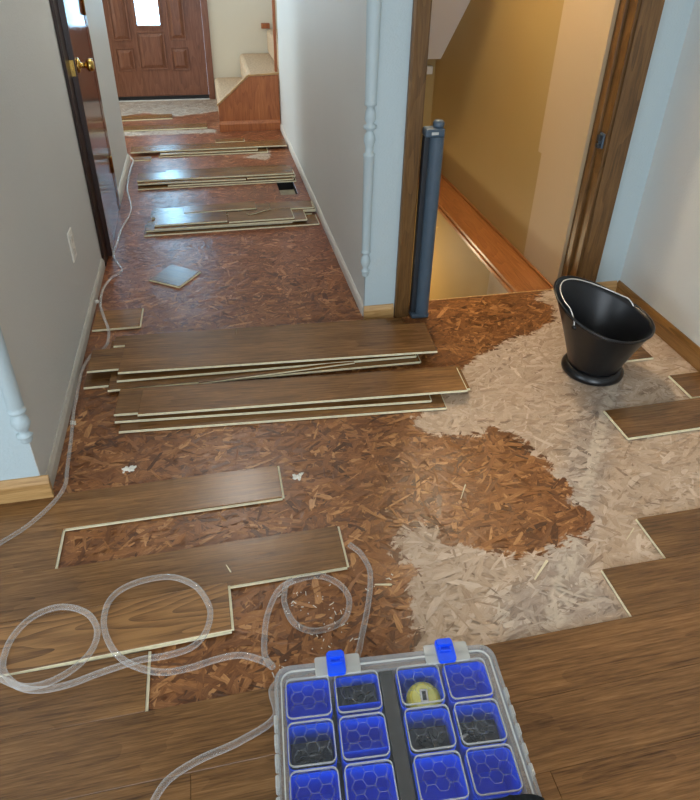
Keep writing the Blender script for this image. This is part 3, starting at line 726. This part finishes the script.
obj('tray_floor', rr_prism(.020, BW-.020, -BD+.018, -.018, .001, .006, .02), M['tray'], ob)
obj('tray_wall', rr_ring(.018, BW-.018, -BD+.016, -.016, .0065, BH-.022, .022, .003), M['lid_rim'], ob)
obj('tray_flange', rr_ring(.004, BW-.004, -BD+.004, -.006, BH-.022, BH-.014, .026, .014), M['lid_rim'], ob)
lid = obj('lid', rr_prism(.010, BW-.010, -BD+.008, -.010, BH-.004, BH, .026), M['lid'], ob)
obj('lid_border', rr_ring(0, BW, -BD, 0, BH-.013, BH+.002, .030, .007), M['lid_rim'], ob)
obj('lid_border', rr_ring(.012, BW-.012, -BD+.010, -.012, BH+.0005, BH+.004, .024, .0025), M['lid_rib'], ob)
obj('centre_bar', box(.209, .236, -BD+.02, -.02, .0065, .085), M['tray'], ob)
cols = [(.020, .108), (.116, .205), (.240, .328), (.336, .424)]
rowsB = [(-.024, -.103), (-.109, -.188), (-.194, -.273)]
def hexlines(x0, x1, y0, y1, z):
    bm = bmesh.new(); s = .0135; h = s*math.sqrt(3)/2; t = .0004; r0 = 0; y = y0
    seg = []
    j = 0
    while y < y1+h:
        x = x0-s*1.5*(j % 2)
        while x < x1+s:
            for a in (0, 60, 120):
                p = (x+s*math.cos(math.radians(a)), y+s*math.sin(math.radians(a))); q = (x+s*math.cos(math.radians(a+60)), y+s*math.sin(math.radians(a+60)))
                if all(x0 < v[0] < x1 and y0 < v[1] < y1 for v in (p, q)): seg.append((p, q))
            x += 3*s
        y += h; j += 1
    for p, q in seg:
        dx, dy = q[0]-p[0], q[1]-p[1]; l = math.hypot(dx, dy); nx, ny = -dy/l*t, dx/l*t
        prism([(p[0]+nx, p[1]+ny), (p[0]-nx, p[1]-ny), (q[0]-nx, q[1]-ny), (q[0]+nx, q[1]+ny)], 'z', z, z+.0006, bm)
    return bm
DARK = {(0, 1): .74, (1, 0): .70, (2, 1): .7, (3, 1): .74}      # bins holding black odds and ends
def bin_mesh(x0, x1, y0, y1, z0, z1):
    bm = bmesh.new(); n_ = None
    O = rrect(x0, x1, y0, y1, .012, 4); I = rrect(x0+.0018, x1-.0018, y0+.0018, y1-.0018, .0105, 4); Ob = rrect(x0+.003, x1-.003, y0+.003, y1-.003, .010, 4); Ib = rrect(x0+.0048, x1-.0048, y0+.0048, y1-.0048, .009, 4)
    n_ = len(O); L4 = [[bm.verts.new((p[0], p[1], z)) for p in P] for P, z in ((Ob, z0), (O, z1), (I, z1), (Ib, z0+.002))]
    for k in range(3):
        a, b = L4[k], L4[k+1]
        for i in range(n_): j = (i+1) % n_; bm.faces.new((a[i], a[j], b[j], b[i]))
    bm.faces.new(L4[0]); bm.faces.new(L4[3]); return bm
for ci, (x0, x1) in enumerate(cols):
    for ri, (yt, yb) in enumerate(rowsB):
        b_ = obj('bin', bin_mesh(x0, x1, yb, yt, .0065, .088), M['blue'], ob)
        if ci == 1 and ri in (0, 1):
            yy = yb+.022; obj('divider', box(x0+.003, x1-.003, yy-.001, yy+.001, .009, .085), M['blue'], b_)
        if (ci, ri) in DARK:
            ymax = yt-.006 if (ci, ri) == (1, 0) else yt-.020
            ymin = yb+.026 if (ci, ri) == (1, 0) else yb+.006
            bm = bmesh.new()
            for q in range(16):
                w_, l_ = random.uniform(.004, .008), random.uniform(.014, .03)
                xx, yy, zz = random.uniform(x0+.022, x1-.022), random.uniform(ymin+.012, ymax-.012), .0625+.0008*q
                c_ = random.uniform(0, math.pi); r_ = bmesh.ops.create_cube(bm, size=1, matrix=Matrix.Translation((xx, yy, zz)) @ Matrix.Rotation(c_, 4, 'Z') @ Matrix.Diagonal((l_, w_, .004, 1)))
            bx(bm, x0+.006, x1-.006, ymin, ymax, .009, .062)
            c_ = obj('black_fasteners', bm, M['bin_dark'], b_); tag(c_, 'black screws and bits filling the bin', kind='stuff')
        f_ = obj('lid_window', rr_ring(x0+.001, x1-.001, yb, yt, BH-.008, BH-.0045, .012, .0022), M['lid_rib'], lid)
        hx_ = obj('hexagon_embossing', hexlines(x0+.004, x1-.004, yb+.004, yt-.004, BH-.0052), M['lid_hex'], lid)
        hx_['kind'] = 'stuff'
# latches
for lx in (.095, .318):
    bm = rr_prism(lx-.014, lx+.076, -.030, .010, BH-.002, BH+.004, .005); obj('latch_plate', bm, M['lid_rib'], ob)
    l_ = obj('latch', rr_prism(lx+.010, lx+.046, -.034, .014, BH+.0045, BH+.013, .006), M['blue'], ob)
    obj('latch_lip', rr_prism(lx+.013, lx+.043, -.002, .012, BH+.0135, BH+.019, .004), M['blue'], l_)
    obj('latch_grip', rr_ring(lx+.016, lx+.040, -.014, -.001, BH+.0135, BH+.0165, .004, .003), M['blue'], l_)
# side hinges and front grips of the lid
for s, x in ((0, -.003), (1, BW-.004)):
    for y in (-.10, -.135, -.17, -.205, -.24):
        obj('side_tab', box(x, x+.007, y-.014, y+.006, BH-.03, BH+.001, .002), M['lid_rib'], ob)
for x in (.262, .372):
    pts = [(x, -.300, BH+.004), (x+.002, -.292, BH+.006), (x+.010, -.286, BH+.007), (x+.034, -.286, BH+.007), (x+.042, -.292, BH+.006), (x+.044, -.300, BH+.004)]
    obj('grip_loop', tube(pts, .0016, 6), M['lid_rib'], ob)
tag(ob, 'clear-lidded parts organizer with blue bins and latches in the foreground', 'organizer')
# things inside
def inbox(o): o.matrix_world = Matrix.Translation((.034, .771, BZ)) @ Matrix.Rotation(math.radians(-4.6), 4, 'Z') @ o.matrix_world
tm = empty('tape_measure', (.034+.286, .771-.076-.022, BZ+.030), math.radians(-8))
obj('case', lathe([(.0005, 0), (.031, 0), (.035, .004), (.036, .012), (.036, .030), (.034, .037), (.028, .041), (.0005, .042)], 36), M['yellow'], tm, smooth=False)
obj('label_disc', lathe([(.0005, .0), (.024, .0), (.024, .0012), (.0005, .0012)], 28), plain('pale_yellow', lin(232, 228, 120), .5), tm, (0, 0, .042))
obj('belt_clip', box(-.008, .008, -.014, .014, .0435, .047, .002), M['steel'], tm); obj('clip_slot', box(-.004, .004, -.009, .009, .0472, .0478), M['black'], tm)
tag(tm, 'round yellow tape measure inside a blue organizer bin', 'tape measure')
gb = empty('glue_tube', (.034+.372, .771-.148-.030, BZ+.062), math.radians(8))
bm = lathe([(.0005, -.02), (.007, -.018), (.0085, -.01), (.008, .012), (.004, .018), (.003, .026)], 16); bmesh.ops.rotate(bm, verts=bm.verts[:], cent=(0, 0, 0), matrix=Matrix.Rotation(-math.pi/2, 3, 'Y'))
obj('tube_body', bm, M['lid_rib'], gb, (0, 0, 0), smooth=True)
bm = lathe([(.0036, .0), (.0036, .012), (.002, .018)], 12); bmesh.ops.rotate(bm, verts=bm.verts[:], cent=(0, 0, 0), matrix=Matrix.Rotation(-math.pi/2, 3, 'Y')); obj('nozzle', bm, M['mesh_white'], gb, (-.022, 0, 0), smooth=True)
tag(gb, 'small clear glue tube lying on black bits in the organizer', 'tube')
# charcoal cloth at the bottom edge of the box
bm = bmesh.new(); nx, ny = 18, 10; gv = []
for j in range(ny+1):
    row = []
    for i in range(nx+1):
        x = .325+.125*i/nx; y = -.280-.11*j/ny+.004*math.sin(i*.5)-.022*abs(i/nx-.55)*2
        z = BH+.017+.003*math.sin(i*.45+j*.5)+.002*math.sin(j*1.1) if y > -BD-.004 else BH+.019-(abs(y)-BD)*.9
        row.append(bm.verts.new((x, y, z)))
    gv.append(row)
for j in range(ny):
    for i in range(nx): bm.faces.new((gv[j][i], gv[j][i+1], gv[j+1][i+1], gv[j+1][i]))
r_ = bmesh.ops.solidify(bm, geom=bm.faces[:], thickness=.003)
cl = obj('cloth', bm, M['cloth'], None, (.034, .771, BZ), (0, 0, math.radians(-4.6)), smooth=True)
tag(cl, 'charcoal cloth corner draped over the front of the organizer', 'cloth')

# ================================================================ TUBING
R_ = .0072
Zf = .0022+R_; Zp = .0125+R_
h1 = [(-.30, .45), (-.255, .545), (-0.226,0.604), (-0.213,0.63), (-0.188,0.654), (-0.134,0.675), (-0.055,0.693), (0.019,0.726)]
P = [(x, y, Zp+.002) for x, y in h1]
P += [(.022, .79, Zp), (.10, .812, Zp+.0), (.19, .806, Zp)]
P += [(x, y, Zf) for x, y in [(0.216,0.828), (0.239,0.878), (0.271,0.952), (0.293,1.02)]]+[(.297, 1.06, Zf), (.285, 1.106, Zf), (.262, 1.135, Zf+.004)]
hose_a = obj('clear_hose', tube(catmull(P, 8), R_, 12), M['hose'], None, smooth=True)
tag(hose_a, 'clear plastic hose running from the bottom edge around behind the organizer', 'hose')
P = [(0.10,1.056,Zf),(0.085,1.05,Zf),(0.075,1.025,Zf),(0.072,0.991,Zf),(0.085,0.942,Zf),(0.121,0.911,Zf),(0.169,0.91,Zf),(0.209,0.928,Zf),(0.228,0.974,Zf+.002),(0.213,1.016,Zf+.006),(0.171,1.045,Zf+.012),(0.119,1.045,Zf+.016),(0.064,1.025,Zf+.017),(0.029,0.972,Zf+.006),(0.015,0.915,Zf),(.012,.868,Zf+.002),(.026,.838,Zf+.006)]
hz = [.012,.014,.016,.018,.022,.03,.04,.05,.055,.055,.052,.05,.045,.04,.036,.032,.030,.030,.030,.030,.030,.030,.034,.04,.046,.05,.05,.05,.05,.048,.046,.044,.042,.046,.046,.04]
h4 = [(-0.043,0.873),(-0.098,0.873),(-0.153,0.865),(-0.217,0.868),(-0.282,0.9),(-0.324,0.946),(-0.348,1.009),(-0.344,1.067),(-0.315,1.1),(-0.261,1.116),(-0.196,1.112),(-0.14,1.075),(-0.11,1.02),(-0.106,0.979),(-0.121,0.938),(-0.152,0.912),(-0.207,0.904),(-0.261,0.905),(-0.344,0.892),(-0.404,0.879),(-0.464,0.878),(-0.512,0.896),(-0.548,0.935),(-0.556,0.973),(-0.546,1.022),(-0.511,1.064),(-0.455,1.078),(-0.395,1.052),(-0.363,1.004),(-0.366,0.955),(-0.397,0.916),(-0.447,0.892),(-0.497,0.891),(-0.542,0.915),(-0.577,0.94)]
def lift(x, y, z):     # keep the point on the same sight line while raising it from 25 mm
    k_ = (1.42-z)/(1.42-.025); return (x*k_, y*k_, z)
zs = [.02, .02, .02, .022, .024, .024, .024, .024, .026, .028, .028, .028, .030, .034, .038, .040, .040, .040, .034, .028, .024, .024, .024, .024, .024, .026, .028, .028, .028, .030, .036, .042, .042, .034, .026]
P += [(.005, .852, .022)]+[lift(x, y, z) for (x, y), z in zip(h4, zs)]
hose_b = obj('clear_hose', tube(catmull(P, 8), R_, 12), M['hose'], None, smooth=True)
tag(hose_b, 'clear plastic hose coiled in loops on the planks left of the organizer', 'hose')
P = [(-.70, 1.265, .019), (-0.644,1.309,.0185), (-0.58,1.362,.0185), (-0.527,1.436,.0185), (-0.508,1.50,.016), (-0.515,1.58,.0085), (-0.523,1.713,.0085), (-0.536,1.869,.0085), (-.535, 1.93, .010), (-.5385, 1.962, .0085), (-.5385, 2.03, .0085), (-.5385, 2.10, .0085), (-.520, 2.19, .0085), (-.49, 2.21, .010), (-0.468,2.261,.0085), (-0.466,2.330,.016), (-.472, 2.365, .0215), (-0.497,2.455,.0215), (-.513, 2.52, .0215), (-0.527,2.589,.0095), (-0.531,2.726,.0085), (-0.503,2.839,.0085), (-0.464,2.904,.0085), (-.495, 3.0, .0085), (-0.522,3.085,.012), (-.529, 3.05, .022)]
P = P[:-2]+[(-.520, 3.09, .0085), (-.515, 3.2, .0085), (-0.505,3.429,.0085), (-0.478,3.608,.0085), (-0.483,3.763,.0085), (-0.520,4.0,.0085), (-.532, 4.22, .0085), (-.530, 4.45, .0085), (-.530, 4.62, .0085), (-.60, 4.80, .0085)]
hose_c = obj('clear_hose', tube(catmull(P, 8), .0058, 10), M['hose'], None, smooth=True)
tag(hose_c, 'thin clear hose snaking along the left hall wall', 'hose')

# ================================================================ DEBRIS
def scrap(label, loc, n_, rad):
    bm = bmesh.new()
    for i in range(n_):
        a, d = random.uniform(0, 6.28), rad*math.sqrt(random.random()); s = random.uniform(.003, .007)
        bmesh.ops.create_icosphere(bm, subdivisions=1, radius=1, matrix=Matrix.Translation((math.cos(a)*d*1.4, math.sin(a)*d, s*.4)) @ Matrix.Rotation(a, 4, 'Z') @ Matrix.Diagonal((s*1.6, s, s*.5, 1)))
    for v in bm.verts: v.co += Vector((random.uniform(-1, 1), random.uniform(-1, 1), random.uniform(-.2, .5)))*.001
    o = obj('paper_scrap', bm, M['paper'], None, loc); tag(o, label, 'scrap', 'white scraps on the subfloor')
scrap('torn white scrap on the brown floor near the left wall end', (-.337, 1.545, .002), 16, .014)
scrap('torn white scrap beside the tip of the upper laid plank', (.165, 1.42, .002), 12, .014)
scrap('small white scrap in the hall by the left baseboard', (-.527, 1.80, .002), 7, .010)
bm = bmesh.new()
for i in range(75):
    cx, cy, sp = random.choice([(.13, .975, .05), (.13, .90, .035), (.20, .90, .05), (.08, 1.0, .05), (.04, .83, .02), (.3, 1.05, .05)])
    x, y = random.gauss(cx, sp), random.gauss(cy, sp*.7); a = random.uniform(0, 6.28); l = random.choice([.002, .003, .006, .011])
    if x < -.05 or y > 1.07 or y < .80: continue
    bmesh.ops.create_cube(bm, size=1, matrix=Matrix.Translation((x, y, .0028)) @ Matrix.Rotation(a, 4, 'Z') @ Matrix.Diagonal((l, .0018, .0012, 1)))
o = obj('crumbs', bm, M['paper']); tag(o, 'scattered white crumbs inside the hose loop', 'crumbs', kind='stuff')
for a, b, z, wd, lab in [((.706, .942), (.767, .993), .0028, .0036, 'long white splinter on the pale patch edge'), ((.616, 1.24), (.651, 1.294), .0028, .0018, 'thin pale splinter on the brown patch'), ((1.01, 1.012), (1.055, 1.046), .0028, .0018, 'thin white splinter pointing at the right planks'), ((-.063, 1.133), (-.051, 1.106), .0128, .0018, 'tiny white splinter on the left planks'), ((.300, 1.008), (.345, .999), .003, .003, 'pale grey splinter beside the hose loop')]:
    d = Vector((b[0]-a[0], b[1]-a[1], 0)); L = d.length
    pr = prism([(-L/2, -wd*.4), (L/2-.004, -wd), (L/2, 0), (L/2-.003, wd), (-L/2+.003, wd*.7)], 'z', 0, .0016)
    o = obj('splinter', pr, M['splinter'], None, ((a[0]+b[0])/2, (a[1]+b[1])/2, z), (0, 0, math.atan2(d.y, d.x))); tag(o, lab, 'splinter', 'loose splinters')

# ================================================================ STAIRWELL LAMP AND ADDED FILL LAMPS
def bulb(name, loc, power, col, r, label):
    t = empty(name, loc); obj('shade', lathe([(.0005, -.05), (.07, -.045), (.11, -.02), (.12, .02), (.12, .03)], 24), plain(name+'_shade', lin(235, 225, 205), .5), t, smooth=True)
    obj('canopy', lathe([(.06, .03), (.06, .045), (.0005, .045)], 20), M['brass'], t)
    d = bpy.data.lights.new(name+'_light', 'POINT'); d.energy = power; d.color = col; d.shadow_soft_size = r
    o = bpy.data.objects.new(name+'_light', d); COL.objects.link(o); o.location = (loc[0], loc[1], loc[2]-.14)
    tag(t, label, 'lamp'); return t
bulb('stairwell_lamp', (.93, 2.90, CE-.046), 30, (1.0, .85, .63), .06, 'ceiling lamp over the basement stairs')
bulb('hall_fill_lamp', (0.0, 3.5, CE-.046), 13, (1.0, .95, .90), .08, 'added unseen fill lamp on the hallway ceiling')  # unseen lamp, added to brighten the hall walls and floor
bulb('basement_fill_lamp', (.82, 3.75, -.30), 6, (1.0, .84, .56), .07, 'added unseen fill lamp low in the basement stairwell')  # added out of sight to lift the yellow wall below the ledge
